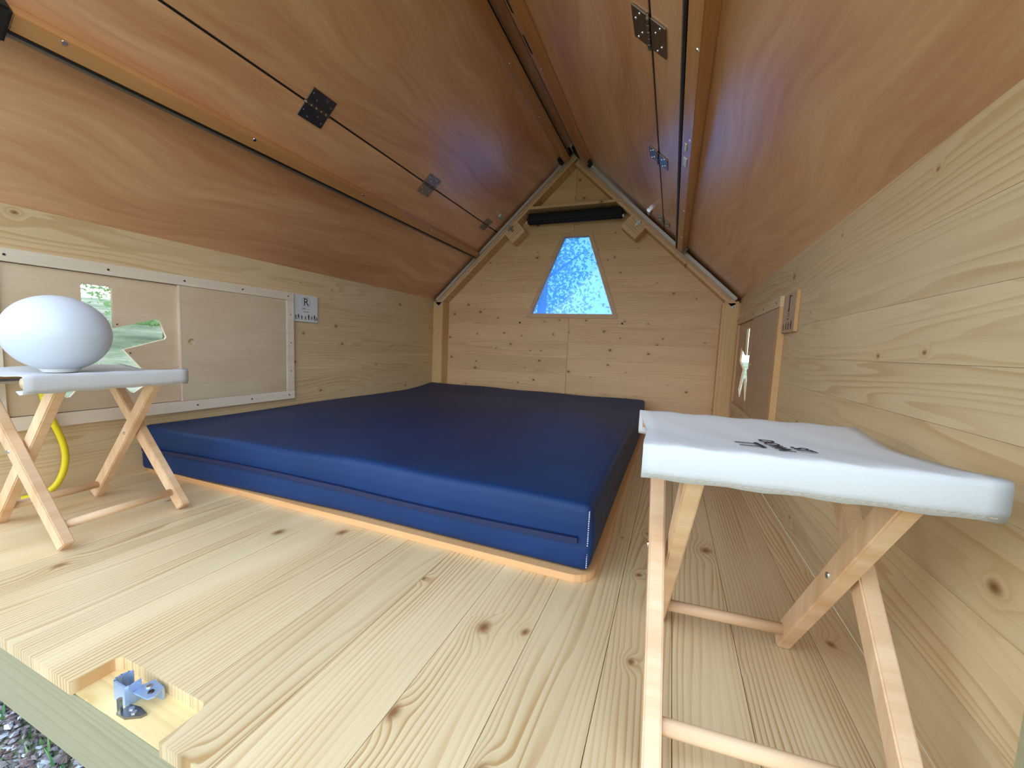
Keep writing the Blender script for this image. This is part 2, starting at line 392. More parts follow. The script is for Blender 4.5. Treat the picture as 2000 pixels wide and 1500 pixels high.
# ---- floor
floor = box('floor', 'beam_x', None, -0.02, W+0.02, -2.24, YB+0.03, -0.07, -0.0201)
struct(floor, 'pale laminated pine floor of long boards with a cut-out at the front edge', 'floor')
box('front_beam', 'beam_x', floor, -0.02, W+0.02, YF+0.004, -2.2395, -0.128, -0.0201, 0.0015)
box('recess_floor', 'recess', floor, 0.90, 1.16, YF+0.0045, -2.22, -0.0200, -0.0190)
cuts = [0, .10, .22, .345, .46, .575, .70, .82, .955, 1.09, 1.215, 1.35, 1.475, 1.60, 1.70, 1.80, 1.93, 2.0]
NX0, NX1, NY, NR = 0.925, 1.128, -2.250, 0.012
def arc(cx, cy, r, a0, a1, n=5): return [(cx+r*math.cos(a0+(a1-a0)*i/n), cy+r*math.sin(a0+(a1-a0)*i/n)) for i in range(n+1)]
for i in range(len(cuts)-1):
    a, b_ = cuts[i]+0.0005, cuts[i+1]-0.0005
    y1 = YB+0.02
    if a < NX0 < b_: poly = [(a, YF), (NX0, YF)] + arc(NX0+NR, NY-NR, NR, math.pi, math.pi/2) + [(b_, NY), (b_, y1), (a, y1)]
    elif a < NX1 < b_: poly = [(a, NY)] + arc(NX1-NR, NY-NR, NR, math.pi/2, 0) + [(NX1, YF), (b_, YF), (b_, y1), (a, y1)]
    elif a > NX0 and b_ < NX1: poly = [(a, NY), (b_, NY), (b_, y1), (a, y1)]
    else: poly = [(a, YF), (b_, YF), (b_, y1), (a, y1)]
    bm = bmesh.new(); prism(bm, poly, lambda p, q, t: (p, q, t), -0.0189, -random.random()*0.0003)
    bm_obj('plank', bm, 'floor', floor)

# ---- side walls
Z_ROWS = [0.0, .105, .215, .33, .41, .49, .585, .69, 0.835]
def star(cy, cz, n=5, r=0.178, hw=0.036, rad=0.006):
    pts = []
    ri = hw/math.sin(math.pi/n)
    for k in range(n):
        a = math.pi/2 + 2*math.pi*k/n
        ux, uy = math.cos(a), math.sin(a); px_, py_ = -uy, ux
        # corner (right of the arm), tip, corner
        ai = a - math.pi/n
        pts.append((cy+ri*math.cos(ai), cz+ri*math.sin(ai)))
        for sgn, seq in ((-1, (0, 1)), (1, (1, 0))):
            tip = (cy+ux*r+px_*hw*sgn, cz+uy*r+py_*hw*sgn)
            A = (tip[0]-ux*rad, tip[1]-uy*rad); B = (tip[0]-px_*rad*sgn, tip[1]-py_*rad*sgn)
            pts += [A, B] if sgn < 0 else [B, A]
    return pts
def side_wall(side):
    sx = (lambda t: -t) if side == 'L' else (lambda t: W+t)
    root = empty('wall_left' if side == 'L' else 'wall_right')
    cy = -1.876 if side == 'L' else -0.375
    ce = 0.20 if side == 'L' else 0.27
    hole = [(cy-0.20, 0.245), (cy+ce, 0.245), (cy+ce, 0.645), (cy-0.20, 0.645)]
    for k in range(len(Z_ROWS)-1):
        a, b_ = Z_ROWS[k]+0.0002, Z_ROWS[k+1]-0.0002
        polys = minus([[(YF+0.01, a), (YB+0.03, a), (YB+0.03, b_), (YF+0.01, b_)]], hole)
        bm = bmesh.new(); j = random.random()*0.0003
        for pl in polys: prism(bm, pl, lambda p, q, t: (sx(t), p, q), j, 0.010)
        bm_obj('plank', bm, 'wall_y', root)
    bm = bmesh.new()
    for pl in minus([[(YF+0.011, 0.0), (YB+0.03, 0.0), (YB+0.03, 0.834), (YF+0.011, 0.834)]], [hole[0], (hole[1][0]+0.18, hole[1][1]), (hole[2][0]+0.18, hole[2][1]), hole[3]]): prism(bm, pl, lambda p, q, t: (sx(t), p, q), 0.0102, 0.018)
    bm_obj('leak_backing', bm, 'wall_y', root)  # unseen backing, added to stop light leaking through the plank joints
    return root
wl_ = struct(side_wall('L'), 'pale pine plank wall holding the sliding window behind the globe lamp', 'wall')
wr_ = struct(side_wall('R'), 'pale pine plank wall beside the stool with the printed seat', 'wall')

# ---- sliding windows with the star cut-out
def sliding_window(side, name, y0, y1, star_lo, m_rail='birch_pale', m_stile='birch_pale', m_panel='birch'):
    """y0<y1 outer frame along the wall, star panel at the low-y or high-y end"""
    root = empty(name); sgn = 1 if side == 'L' else -1; X0 = 0.0 if side == 'L' else W
    X = lambda t: X0 + sgn*t
    def bb(nm, mat, a, b_, c, d, t0, t1, bev=0.0008):
        xa, xb = sorted((X(t0), X(t1))); return box(nm, mat, root, xa, xb, a, b_, c, d, bev)
    r1 = bb('rail', m_rail, y0, y1, 0.655, 0.690, 0.0003, 0.021)
    r2 = bb('rail', m_rail, y0, y1, 0.200, 0.238, 0.0003, 0.021)
    s1 = bb('stile', m_stile, y1-0.036, y1, 0.2385, 0.6545, 0.0003, 0.020)
    s2 = bb('stile', m_stile, y0, y0+0.036, 0.2385, 0.6545, 0.0003, 0.020)
    ym = (y0+y1)/2
    ya, yb = (y0+0.037, ym+0.005) if star_lo else (ym-0.005, y1-0.037)
    cy = -1.876 if side == 'L' else -0.375
    mat = frame_mat((X(0.0055), 0, 0), (0, 1, 0), (0, 0, 1), (1, 0, 0))
    rr = 0.012
    ring = arc(ya+rr, 0.240+rr, rr, math.pi, 1.5*math.pi, 4) + arc(yb-rr, 0.240+rr, rr, 1.5*math.pi, 2*math.pi, 4) + \
        arc(yb-rr, 0.653-rr, rr, 0, 0.5*math.pi, 4) + arc(ya+rr, 0.653-rr, rr, 0.5*math.pi, math.pi, 4)
    sp = flat('sliding_panel', m_panel, root, [ring, star(cy, 0.443)], 0.009, mat)
    for (dy, dz) in ((0.045, 0.062), (0.075, -0.03), (-0.045, 0.062)): screw(sp, (X(0.0098), cy+dy, 0.443+dz), (sgn, 0, 0), 0.0028)
    ya2, yb2 = (ym-0.012, y1-0.044) if star_lo else (y0+0.044, ym+0.012)
    hy = ya2+0.04 if star_lo else yb2-0.04
    mat = frame_mat((X(0.0145), 0, 0), (0, 1, 0), (0, 0, 1), (1, 0, 0))
    flat('sliding_panel', m_panel, root, [[(ya2, 0.239), (yb2, 0.239), (yb2, 0.654), (ya2, 0.654)], circle(hy, 0.455, 0.011)], 0.008, mat)
    bb('edge_strip', m_stile, ya2 if star_lo else yb2-0.006, ya2+0.006 if star_lo else yb2, 0.239, 0.654, 0.0186, 0.0194, 0)  # strip colour stands in for the lit edge of the panel
    bb('edge_strip', m_stile, (yb2+0.002) if star_lo else y0+0.036, (yb2+0.0075) if star_lo else ya2-0.002, 0.239, 0.654, 0.002, 0.0185, 0)
    bb('back_board', 'birch', hy-0.02, hy+0.02, 0.43, 0.48, 0.0092, 0.0102, 0)
    pn = bb('pane', 'pane_clear', cy-0.199, cy+(0.199 if side == 'L' else 0.269), 0.246, 0.644, -0.0095, -0.0075, 0)
    for yy in np.linspace(y0+0.05, y1-0.03, 5):
        screw(r1, (X(0.0212), yy, 0.672), (sgn, 0, 0), 0.0035); screw(r2, (X(0.0212), yy+0.03 if yy < y1-0.1 else yy, 0.219), (sgn, 0, 0), 0.0035)
    for zz in (0.33, 0.46, 0.59): screw(s1, (X(0.0202), y1-0.018, zz), (sgn, 0, 0), 0.0028)
    return root
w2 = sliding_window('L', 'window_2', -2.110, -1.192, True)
struct(w2, 'birch plywood sliding window with star cut-out behind the globe lamp', 'window')
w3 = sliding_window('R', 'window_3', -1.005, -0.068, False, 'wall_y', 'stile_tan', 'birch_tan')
struct(w3, 'birch plywood sliding window with star cut-out beside the corner post', 'window')

# ---- back wall: two halves of boards around a trapezoid window
bw = empty('wall_back')
WIN = [(0.737, 0.716), (1.292, 0.716), (1.108, 1.221), (0.945, 1.221)]
ZB = [0.0, .10, .205, .31, .42, .53, .64, .75, .86, .965, 1.07, 1.18, 1.29, 1.40, 1.52, 1.64, 1.76]
LIM = 0.018
for (xa, xb) in ((0.0, 1.0058), (1.0074, W)):
    for k in range(len(ZB)-1):
        a, b_ = ZB[k]+0.0002, ZB[k+1]-0.0002
        pl = [(xa, a), (xb, a), (xb, b_), (xa, b_)]
        pl = clip(pl, -SL, 1, H0-LIM); pl = clip(pl, SL, 1, H0+SL*W-LIM)
        if len(pl) < 3 or area(pl) < 1e-5: continue
        polys = minus([pl], WIN)
        bm = bmesh.new(); j = random.random()*0.0004
        for q in polys: prism(bm, q, lambda p, r_, t: (p, t, r_), YB+j, YB+0.026)
        bm_obj('plank', bm, 'wall_x', bw)
bm = bmesh.new()
for q in minus([[(-0.03, -0.05), (2.03, -0.05), (2.03, 0.80), (1.0, 1.72), (-0.03, 0.80)]], WIN): prism(bm, q, lambda p, r_, t: (p, t, r_), YB+0.0262, YB+0.036)
bm_obj('leak_backing', bm, 'wall_x', bw)  # added behind the boards to keep daylight out of the joints
for (x, z) in ((0.654, 0.655), (1.353, 0.661)): screw(bw, (x, YB, z), (0, -1, 0), 0.007, 'black', 'dowel_hole')
struct(bw, 'knotty pine gable wall with the trapezoid window', 'wall')

def grow(poly, d):
    n = len(poly); out = []
    for i in range(n):
        p0, p1, p2 = Vector(poly[i-1]), Vector(poly[i]), Vector(poly[(i+1) % n])
        e1, e2 = (p1-p0).normalized(), (p2-p1).normalized()
        n1, n2 = Vector((e1.y, -e1.x)), Vector((e2.y, -e2.x))
        bs = (n1+n2).normalized(); out.append(tuple(p1 + bs*d/max(0.2, bs.dot(n1))))
    return out
w1 = empty('window_1')
xz = frame_mat((0, YB-0.003, 0), (1, 0, 0), (0, 0, 1), (0, -1, 0))
flat('window_frame', 'ply_x', w1, [grow(WIN, 0.024), WIN], 0.012, xz)
flat('reveal', 'ply_x', w1, [grow(WIN, 0.002), grow(WIN, -0.004)], 0.02, frame_mat((0, YB+0.015, 0), (1, 0, 0), (0, 0, 1), (0, -1, 0)))
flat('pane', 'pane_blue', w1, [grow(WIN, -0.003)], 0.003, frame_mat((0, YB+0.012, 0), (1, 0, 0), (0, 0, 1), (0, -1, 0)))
struct(w1, 'trapezoid window with a bluish pane in the gable wall', 'window')

# ---- gable frame: corner posts, rafters, collar shelf
p1 = box('trim_1', 'post', None, 0.0005, 0.083, 0.0, YB-0.0005, 0.0, 0.790, 0.003); struct(p1, 'square pine corner post by the white information sign wall', 'post')
p2 = box('trim_2', 'post', None, 1.908, 1.9995, 0.0, YB-0.0005, 0.0, 0.790, 0.010); struct(p2, 'rounded pine corner post beside the sliding window with wooden sign', 'post')
screw(p2, (1.963, -0.0005, 0.758), (0, -1, 0), 0.0105, 'white', 'bolt'); screw(p2, (1.963, -0.002, 0.758), (0, -1, 0), 0.0045, 'screw', 'bolt_socket')
screw(p1, (0.042, -0.0005, 0.758), (0, -1, 0), 0.0105, 'alu', 'bolt')
for side, nm, lab in (('L', 'trim_3', 'pine gable rafter with pale sealing strip over the white sign wall'), ('R', 'trim_4', 'pine gable rafter with pale sealing strip over the wooden sign wall')):
    t = roof_box(nm, 'wall_x', None, side, 0.0, YB-0.0005, 0.0, 1.338 if side == 'L' else 1.290, 0.034, 0.066); struct(t, lab, 'rafter')
    roof_box('seal_strip', 'alu', t, side, -0.006, 0.012, 0.015, 1.355 if side == 'L' else 1.325, 0.014, 0.0335, 0.002)
    roof_box('edge_lath', 'ply_x', t, side, -0.003, -0.0002, 0.03, 1.335 if side == 'L' else 1.285, 0.036, 0.050)
    jb = roof_box('joint_block', 'wall_x', t, side, -0.006, YB-0.001, 0.70 if side == 'L' else 0.675, 0.815 if side == 'L' else 0.795, 0.0665, 0.150, 0.002)
    d0 = 0.70 if side == 'L' else 0.675
    for k in range(4): roof_box('joint_groove', 'grey', jb, side, -0.0066, -0.0061, d0+0.006, d0+0.108, 0.075+k*0.015, 0.0768+k*0.015)
    lt = roof_box('latch', 'steel', jb, side, -0.012, -0.0065, d0+0.045, d0+0.062, 0.055, 0.095, 0.001)
    roof_box('latch_arm', 'steel', jb, side, -0.016, -0.0125, d0+0.030, d0+0.078, 0.066, 0.074, 0.001)
t5 = box('trim_5', 'wall_x', None, 0.700, 1.312, -0.004, YB-0.001, 1.385, 1.402, 0.001); struct(t5, 'thin pine collar shelf above the black roller blind', 'shelf')
t6 = box('trim_6', 'beam_x', None, 1.972, 1.9995, -2.17, -2.088, 0.0002, 0.785, 0.004); struct(t6, 'pale pine door jamb at the open front', 'jamb')

# ---- roof
ceil = empty('ceiling'); struct(ceil, 'varnished reddish plywood folding roof panels with amber battens and hinges', 'ceiling')
RY0, RY1 = -2.32, 0.14
for side in 'LR':
    beam0 = 0.453 if side == 'L' else 0.412
    gap = 0.666 if side == 'L' else 0.595
    split = beam0+0.045 if side == 'R' else beam0-0.004
    roof_box('roof_panel', 'okoume', ceil, side, RY0, RY1, -0.06, split-0.003, -0.015, 0.0, 0.001)
    roof_box('roof_panel', 'okoume', ceil, side, RY0, RY1, split+0.003, gap-0.0035, -0.015, 0.0, 0.001)
    roof_box('roof_panel', 'okoume', ceil, side, RY0, RY1, gap+0.0035, 1.366, -0.015, 0.0, 0.001)
    roof_box('gap_seal', 'black', ceil, side, RY0, RY1, gap-0.0034, gap+0.0034, -0.012, -0.002)
    roof_box('leak_cover', 'grey', ceil, side, RY0, RY1+0.05, -0.12, 1.385, -0.045, -0.0155)  # unseen slab added over the panels to close gaps against light leaks
    pu = roof_box('purlin', 'amber', ceil, side, -2.135, -0.04, beam0, beam0+0.037, 0.0003, 0.040, 0.002)
    e0 = beam0-0.016 if side == 'L' else beam0+0.0385
    roof_box('seal_lip', 'black', pu, side, -2.135, -0.03, e0+(0.010 if side == 'L' else 0), e0+(0.0155 if side == 'L' else 0.006), 0.0003, 0.0405)
    roof_box('edge_strip', 'grey', pu, side, -2.135, -0.03, e0+(0.0 if side == 'L' else 0.0065), e0+(0.0095 if side == 'L' else 0.0105), 0.0003, 0.036 if side == 'L' else 0.0415, 0.001)
    roof_box('end_bracket', 'steel', pu, side, -0.040, -0.012, beam0-0.012, beam0+0.02, 0.002, 0.034, 0.002)
    for yy in ((-2.06, -1.63, -1.15, -0.62) if side == 'L' else (-1.68, -1.33, -0.75, -0.35)):
        nrm = Vector(rp(side, 0, 0, 1))-Vector(rp(side, 0, 0, 0)); screw(pu, rp(side, yy, beam0+(0.030 if side == 'L' else 0.008), 0.0402), nrm, 0.0058, 'steel_bright')
    rd = (1.262, 1.306) if side == 'L' else (1.192, 1.236)
    rb = roof_box('ridge_batten', 'amber', ceil, side, -2.135, -0.03 if side == 'L' else -0.06, rd[0], rd[1], 0.0003, 0.042, 0.002)
    roof_box('seal_lip', 'black', rb, side, -2.13, -0.04, rd[1]+0.001, rd[1]+0.007, 0.0003, 0.026)
    roof_box('edge_strip', 'grey', rb, side, -2.13, -0.04, rd[1]+0.0075, rd[1]+0.014, 0.0003, 0.030, 0.001)
    for yy in (-1.35, -0.95, -0.55, -0.12): screw(rb, rp(side, yy, rd[0]+0.006, 0.0422), Vector(rp(side, 0, 0, 1))-Vector(rp(side, 0, 0, 0)), 0.005, 'steel_bright')
    if side == 'R':
        for (ya, yb) in ((-1.42, -1.22), (-1.12, -1.02)): roof_box('slot', 'black', rb, side, ya, yb, rd[1]-0.026, rd[1]-0.010, 0.0415, 0.0424)
        for (ya, yb, da, db) in ((-1.300, -1.258, 0.016, 0.024), (-1.215, -1.155, 0.012, 0.026)): roof_box('white_tab', 'white', pu, side, ya, yb, beam0+da, beam0+db, 0.0402, 0.0425, 0.0006)
# hinges
def hinge_proto():
    bm = bmesh.new()
    for k in range(5): cyl(bm, (-0.05+k*0.02, 0, 0.004), (-0.0305+k*0.02, 0, 0.004), 0.0046 if k % 2 == 0 else 0.0042, seg=10)
    cyl(bm, (-0.054, 0, 0.004), (0.056, 0, 0.004), 0.0025, seg=8)
    return bm_obj('hinge', bm, 'steel', ceil, True)
hp = hinge_proto()
lf = bpy.data.meshes.new('leaf'); _bm = bmesh.new(); bx(_bm, -0.048, 0.048, 0.006, 0.052, 0.0005, 0.0035); bmesh.ops.bevel(_bm, geom=_bm.edges[:], offset=0.0008, segments=1, affect='EDGES'); _bm.to_mesh(lf); _bm.free(); lf.materials.append(M['steel'])
def place_hinge(side, y, d, k=1.0, first=False, bright=False):
    o = hp if first else hp.copy()
    if not first: COL.objects.link(o); o.parent = ceil
    up = (Vector(rp(side, 0, 1, 0))-Vector(rp(side, 0, 0, 0))).normalized(); n = (Vector(rp(side, 0, 0, 1))-Vector(rp(side, 0, 0, 0))).normalized()
    ax = Vector((0, 1, 0)) if side == 'R' else Vector((0, -1, 0))
    if ax.cross(up).dot(n) < 0: ax = -ax
    o.matrix_basis = frame_mat(rp(side, y, d, 0.0004), ax, up, n) @ Matrix.Diagonal((k, k, 1, 1))
    for r in (0, math.pi):
        l = bpy.data.objects.new('leaf', lf); COL.objects.link(l); l.parent = o; l.rotation_euler = (0, 0, r)
        for (sx_, sy_) in ((-0.038, 0.036), (-0.016, 0.022), (0.016, 0.040), (0.038, 0.026)):
            c, s_ = math.cos(r), math.sin(r)
            screw(o, (sx_*c-sy_*s_, sx_*s_+sy_*c, 0.0036), (0, 0, 1), 0.0036, 'steel_bright')
place_hinge('L', -1.485, 0.666, first=True); place_hinge('L', -0.812, 0.666); place_hinge('L', -0.165, 0.666, 0.75)
place_hinge('R', -1.545, 0.597); place_hinge('R', -0.912, 0.597, 0.9); place_hinge('R', -0.155, 0.590, 0.85)
for side, d in (('L', 0.766), ('R', 0.70)):
    bk = roof_box('roof_bracket', 'steel_bright', ceil, side, -0.135, -0.075, d-0.012, d+0.012, 0.0003, 0.016, 0.003)
roof_box('ridge_latch', 'black', ceil, 'R', -0.10, -0.006, 1.19, 1.33, 0.001, 0.03, 0.004)
roof_box('ridge_latch', 'black', ceil, 'L', -0.06, -0.006, 1.24, 1.34, 0.001, 0.03, 0.004)
roof_box('front_latch', 'black', ceil, 'L', -2.185, -2.138, 0.425, 0.50, 0.0005, 0.055, 0.006)

# ================================================================== THINGS
# ---- roller blind
rb_ = empty('roller_blind', (1.015, 0.045, 1.336)); tag(rb_, 'black roller blind rolled up under the pine collar shelf', 'blind')
bm = bmesh.new()
prof = [(0.036*math.cos(a)*(1.0+0.10*math.cos(3*a+0.6)), 0.037*math.sin(a)*(1.0+0.08*math.sin(2*a))) for a in np.linspace(0, 2*math.pi, 22, endpoint=False)]
prism(bm, prof, lambda a, b_, t: (t, a, b_), -0.305, 0.300)
bm_obj('blind_roll', bm, 'black_cloth', rb_)
bm = bmesh.new(); cyl(bm, (-0.308, -0.033, -0.030), (0.303, -0.033, -0.030), 0.0075, seg=10); bm_obj('bottom_bar', bm, 'black_cloth', rb_)
for sx_ in (-1, 1):
    bm = bmesh.new(); cyl(bm, (sx_*0.301, 0, 0), (sx_*0.322, 0, 0), 0.008, seg=10); bm_obj('end_pin', bm, 'black', rb_)
    bm = bmesh.new(); cyl(bm, (sx_*0.306, -0.033, -0.030), (sx_*0.316, -0.033, -0.030), 0.0085, seg=10); bm_obj('end_cap', bm, 'white', rb_)

# ---- bed base and mattress
bm = bmesh.new()
rr = 0.05
poly = [(0.004, -1.764)] + arc(1.545-rr, -1.764+rr, rr, -math.pi/2, 0, 6) + [(1.545, -0.004), (0.0845, -0.004), (0.004, -0.004)]
prism(bm, poly, lambda a, b_, t: (a, b_, t), 0.0003, 0.017)
bo = bm_obj('bed_base', bm, 'base_ply'); tag(bo, 'thin plywood base board under the navy mattress', 'bed base')
mat_o = empty('mattress', (0.77, -0.83, 0.0175)); tag(mat_o, 'large navy blue fabric mattress lying on a plywood base', 'mattress')
X0, X1, Y0, Y1, HT = -0.766, 0.762, -0.918, 0.818, 0.150
bm = bmesh.new(); bx(bm, X0, X1, Y0, Y1, 0.0, HT)
bmesh.ops.bevel(bm, geom=[e for e in bm.edges], offset=0.020, segments=4, profile=0.6, affect='EDGES')
for k in range(1, 40):
    for co, no in (((X0+(X1-X0)*k/40, 0, 0), (1, 0, 0)), ((0, Y0+(Y1-Y0)*k/40, 0), (0, 1, 0))):
        bmesh.ops.bisect_plane(bm, geom=bm.verts[:]+bm.edges[:]+bm.faces[:], plane_co=co, plane_no=no)
for k in range(1, 8): bmesh.ops.bisect_plane(bm, geom=bm.verts[:]+bm.edges[:]+bm.faces[:], plane_co=(0, 0, HT*k/8), plane_no=(0, 0, 1))
for v in bm.verts:
    x, y, z = v.co; tz = z/HT
    back = max(0.0, (y-(Y1-0.36))/0.36)
    v.co.z += tz*(0.030*back**2 + 0.004*math.sin(x*5.1+0.6)*math.sin(y*4.3) + 0.002*math.sin(x*13+y*7))
    edge = 0.004*math.sin(z/HT*math.pi)
    if y < Y0+0.03: v.co.y -= edge*(1.0+0.8*math.sin(x*4)) - 0.006*tz + 0.005*math.exp(-((tz-0.50)/0.06)**2)*-1
    v.co.y -= 0.036*max(0.0, (-(y)-0.3)/0.62)*max(0.0, (0.1-x)/0.87)
    if x > X1-0.03: v.co.x += edge*(1.2+math.sin(y*5))
bm_obj('cover', bm, 'navy', mat_o, True)
bm = bmesh.new()
pts = []
for i in range(61):
    t = i/60; x = X0+0.022+(X1-X0-0.046)*t; tz = 0.50+0.03*math.sin(t*5)
    pts.append((x, Y0-0.036*max(0.0, (0.1-x)/0.87)-0.004*math.sin(tz*math.pi)*(1.0+0.8*math.sin(x*4))-0.0005, 0.072+0.0045*math.sin(t*6.0)))
for i in range(60):
    (x, y, z), (x2, y2, z2) = pts[i], pts[i+1]
    hexa(bm, [(x, y-0.0035, z-0.006), (x2, y2-0.0035, z2-0.006), (x2, y2+0.006, z2-0.006), (x, y+0.006, z-0.006), (x, y-0.0035, z+0.006), (x2, y2-0.0035, z2+0.006), (x2, y2+0.006, z2+0.006), (x, y+0.006, z+0.006)])
bm_obj('zip_band', bm, 'navy_band', mat_o)
bm = bmesh.new()
for i in range(26):
    z = 0.012+i*0.0048
    bx(bm, X1-0.0045, X1-0.0025, Y0+0.000, Y0+0.006, z, z+0.0022)
tag(bm_obj('seam_stitches', bm, 'thread_white', mat_o), kind='stuff')

# ---- folding stools
def make_stool(loc, rz, label, fs=0.156, ff=0.172, ts=0.126, D=0.281, w=0.318, wi=0.100, wo=0.126, printed=False):
    root = empty('folding_stool', loc, rz); tag(root, label, 'stool', 'folding canvas stools')
    zt, hh = 0.387, 0.040
    def leg(x, yf, yt, th=0.021, wd=0.029):
        a = Vector((x, yf, 0.0)); b_ = Vector((x, yt, zt-0.016)); d = (b_-a).normalized(); nrm = Vector((0, d.z, -d.y))
        lift = wd/2*abs(nrm.z)
        a = a + d*(lift/d.z)
        bm = bmesh.new(); pts = []
        for e in (a, b_):
            for sx_, sn in ((-1, -1), (1, -1), (1, 1), (-1, 1)): pts.append(e + Vector((sx_*th/2, 0, 0)) + nrm*(sn*wd/2))
        hexa(bm, pts); bmesh.ops.bevel(bm, geom=bm.edges[:], offset=0.0022, segments=2, affect='EDGES')
        return bm_obj('leg', bm, 'beech', root)
    li = [leg(s_*wi, fs, -ts) for s_ in (-1, 1)]; lo = [leg(s_*(wo), -ff, ts) for s_ in (-1, 1)]
    zc = (zt-0.016)*fs/(fs+ts)
    for s_, l in zip((-1, 1), li): screw(l, (s_*(wi-0.0106), 0.0, zc), (-s_, 0, 0), 0.0052, 'steel_bright', 'bolt')
    for s_, l in zip((-1, 1), lo): screw(l, (s_*(wo+0.0106), 0.0, zc), (s_, 0, 0), 0.0052, 'steel_bright', 'bolt')
    def dowel(hw, yf, yt, z=0.042, r=0.0095, nm='rung'):
        y = yf+(yt-yf)*z/(zt-0.016); bm = bmesh.new(); cyl(bm, (-hw, y, z), (hw, y, z), r, seg=14); bm_obj(nm, bm, 'beech', root, True)
    dowel(wi-0.0105, fs, -ts); dowel(wo-0.0105, -ff, ts, 0.048)
    for s_ in (-1, 1):
        bm = bmesh.new(); cyl(bm, (-w/2+0.006, s_*(D/2-0.016), zt-0.0175), (w/2-0.006, s_*(D/2-0.016), zt-0.0175), 0.0115, seg=12); bm_obj('top_rail', bm, 'beech', root, True)
    # canvas: profile over the two rails
    prof = []
    half = [(-D/2+0.030, zt-hh+0.006), (-D/2+0.016, zt-hh-0.001), (-D/2+0.003, zt-hh), (-D/2-0.001, zt-0.028), (-D/2-0.001, zt-0.007), (-D/2+0.0005, zt-0.0015), (-D/2+0.006, zt), (-D/2+0.020, zt-0.0005)]
    prof += half
    for i in range(1, 10):
        t = i/10; y = (-D/2+0.020)+(D-0.040)*t; prof.append((y, zt-0.0005-0.008*math.sin(math.pi*t)))
    prof += [(-y, z) for y, z in half[::-1]]
    nxs = 18; bm = bmesh.new(); grid = []
    for j in range(nxs+1):
        x = -w/2+w*j/nxs; e = abs(2*j/nxs-1); row = []
        for k, (y, z) in enumerate(prof):
            mid = max(0.0, 1-abs(y)/(D/2-0.01))
            yy = y*(1-0.02*(1-e)); zz = z+0.0012*math.sin(x*60+y*40)*mid
            if abs(y) > D/2-0.031: zz += 0.0010*math.sin(x*90+k)
            row.append(bm.verts.new((x*(1-0.055*mid), yy, zz)))
        grid.append(row)
    for j in range(nxs):
        for k in range(len(prof)-1): bm.faces.new((grid[j][k], grid[j+1][k], grid[j+1][k+1], grid[j][k+1]))
    seat = bm_obj('canvas_seat', bm, 'canvas', root, True)
    so = seat.modifiers.new('thickness', 'SOLIDIFY'); so.thickness = 0.0012; so.offset = -1
    bm = bmesh.new()
    for j in range(34):
        x = -w/2+0.004+j*(w-0.01)/34
        bx(bm, x, x+0.0058, -D/2-0.0024, -D/2-0.0012, zt-hh+0.0052, zt-hh+0.0062)
    st = bm_obj('hem_stitches', bm, 'stitch', seat); tag(st, kind='stuff')
    if printed:
        def conform(o):
            for v in o.data.vertices:
                t = min(1, max(0, (v.co.y+D/2-0.020)/(D-0.040)))
                v.co.z += zt-0.0005-0.008*math.sin(math.pi*t)+0.0016
            return o
        def lay(body, x, y, size):
            mm = Matrix.Translation((x, y, 0)) @ Matrix.Rotation(-math.pi/2, 4, 'Z')
            return conform(text('lettering', 'print', root, body, size, mm, 0.0003))
        lay('SIT', 0.022, -0.062, 0.026); lay('DOWN', -0.003, -0.050, 0.025)
        bm = bmesh.new()
        bx(bm, -0.0235, -0.0195, -0.080, -0.040, 0, 0.0006)
        for yy in (-0.074, -0.050): bx(bm, -0.047, -0.0236, yy-0.0015, yy+0.0015, 0, 0.0006)
        conform(bm_obj('seat_pictogram', bm, 'print', root))
    return root
make_stool((1.788, -1.940, 0), 0.085, 'folding beech stool with white canvas seat printed SIT DOWN, beside the wall', printed=True)
make_stool((0.285, -2.030, 0), 1.66, 'folding beech stool with plain white canvas seat carrying the globe lamp', D=0.285, wo=0.120, wi=0.095)

# ---- globe lamp
gl_ = empty('globe_lamp', (0.280, -2.062, 0.3800)); tag(gl_, 'white frosted globe lamp resting on the stool by the star window', 'lamp')
bm = bmesh.new(); bmesh.ops.create_uvsphere(bm, u_segments=48, v_segments=32, radius=0.094, matrix=Matrix.Translation((0, 0, 0.093)) @ Matrix.Diagonal((1, 1, 0.97, 1)))
bm_obj('globe', bm, 'opal', gl_, True)
bm = bmesh.new(); cyl(bm, (0, 0, 0.0005), (0, 0, 0.009), 0.030, 0.036, seg=24); bm_obj('base_ring', bm, 'white', gl_)

# ---- yellow cable
cb = tube('yellow_cable', 'yellow', None, [(0.014, -2.06, 0.0085), (0.022, -2.04, 0.0085), (0.034, -2.01, 0.014), (0.036, -1.985, 0.05), (0.036, -1.970, 0.12), (0.036, -1.990, 0.20), (0.036, -2.008, 0.25), (0.036, -2.014, 0.32), (0.037, -2.030, 0.365), (0.040, -2.060, 0.375), (0.042, -2.095, 0.345), (0.042, -2.13, 0.30)], 0.0080)
tag(cb, 'thick yellow cable hanging in a loop behind the lamp stool', 'cable')

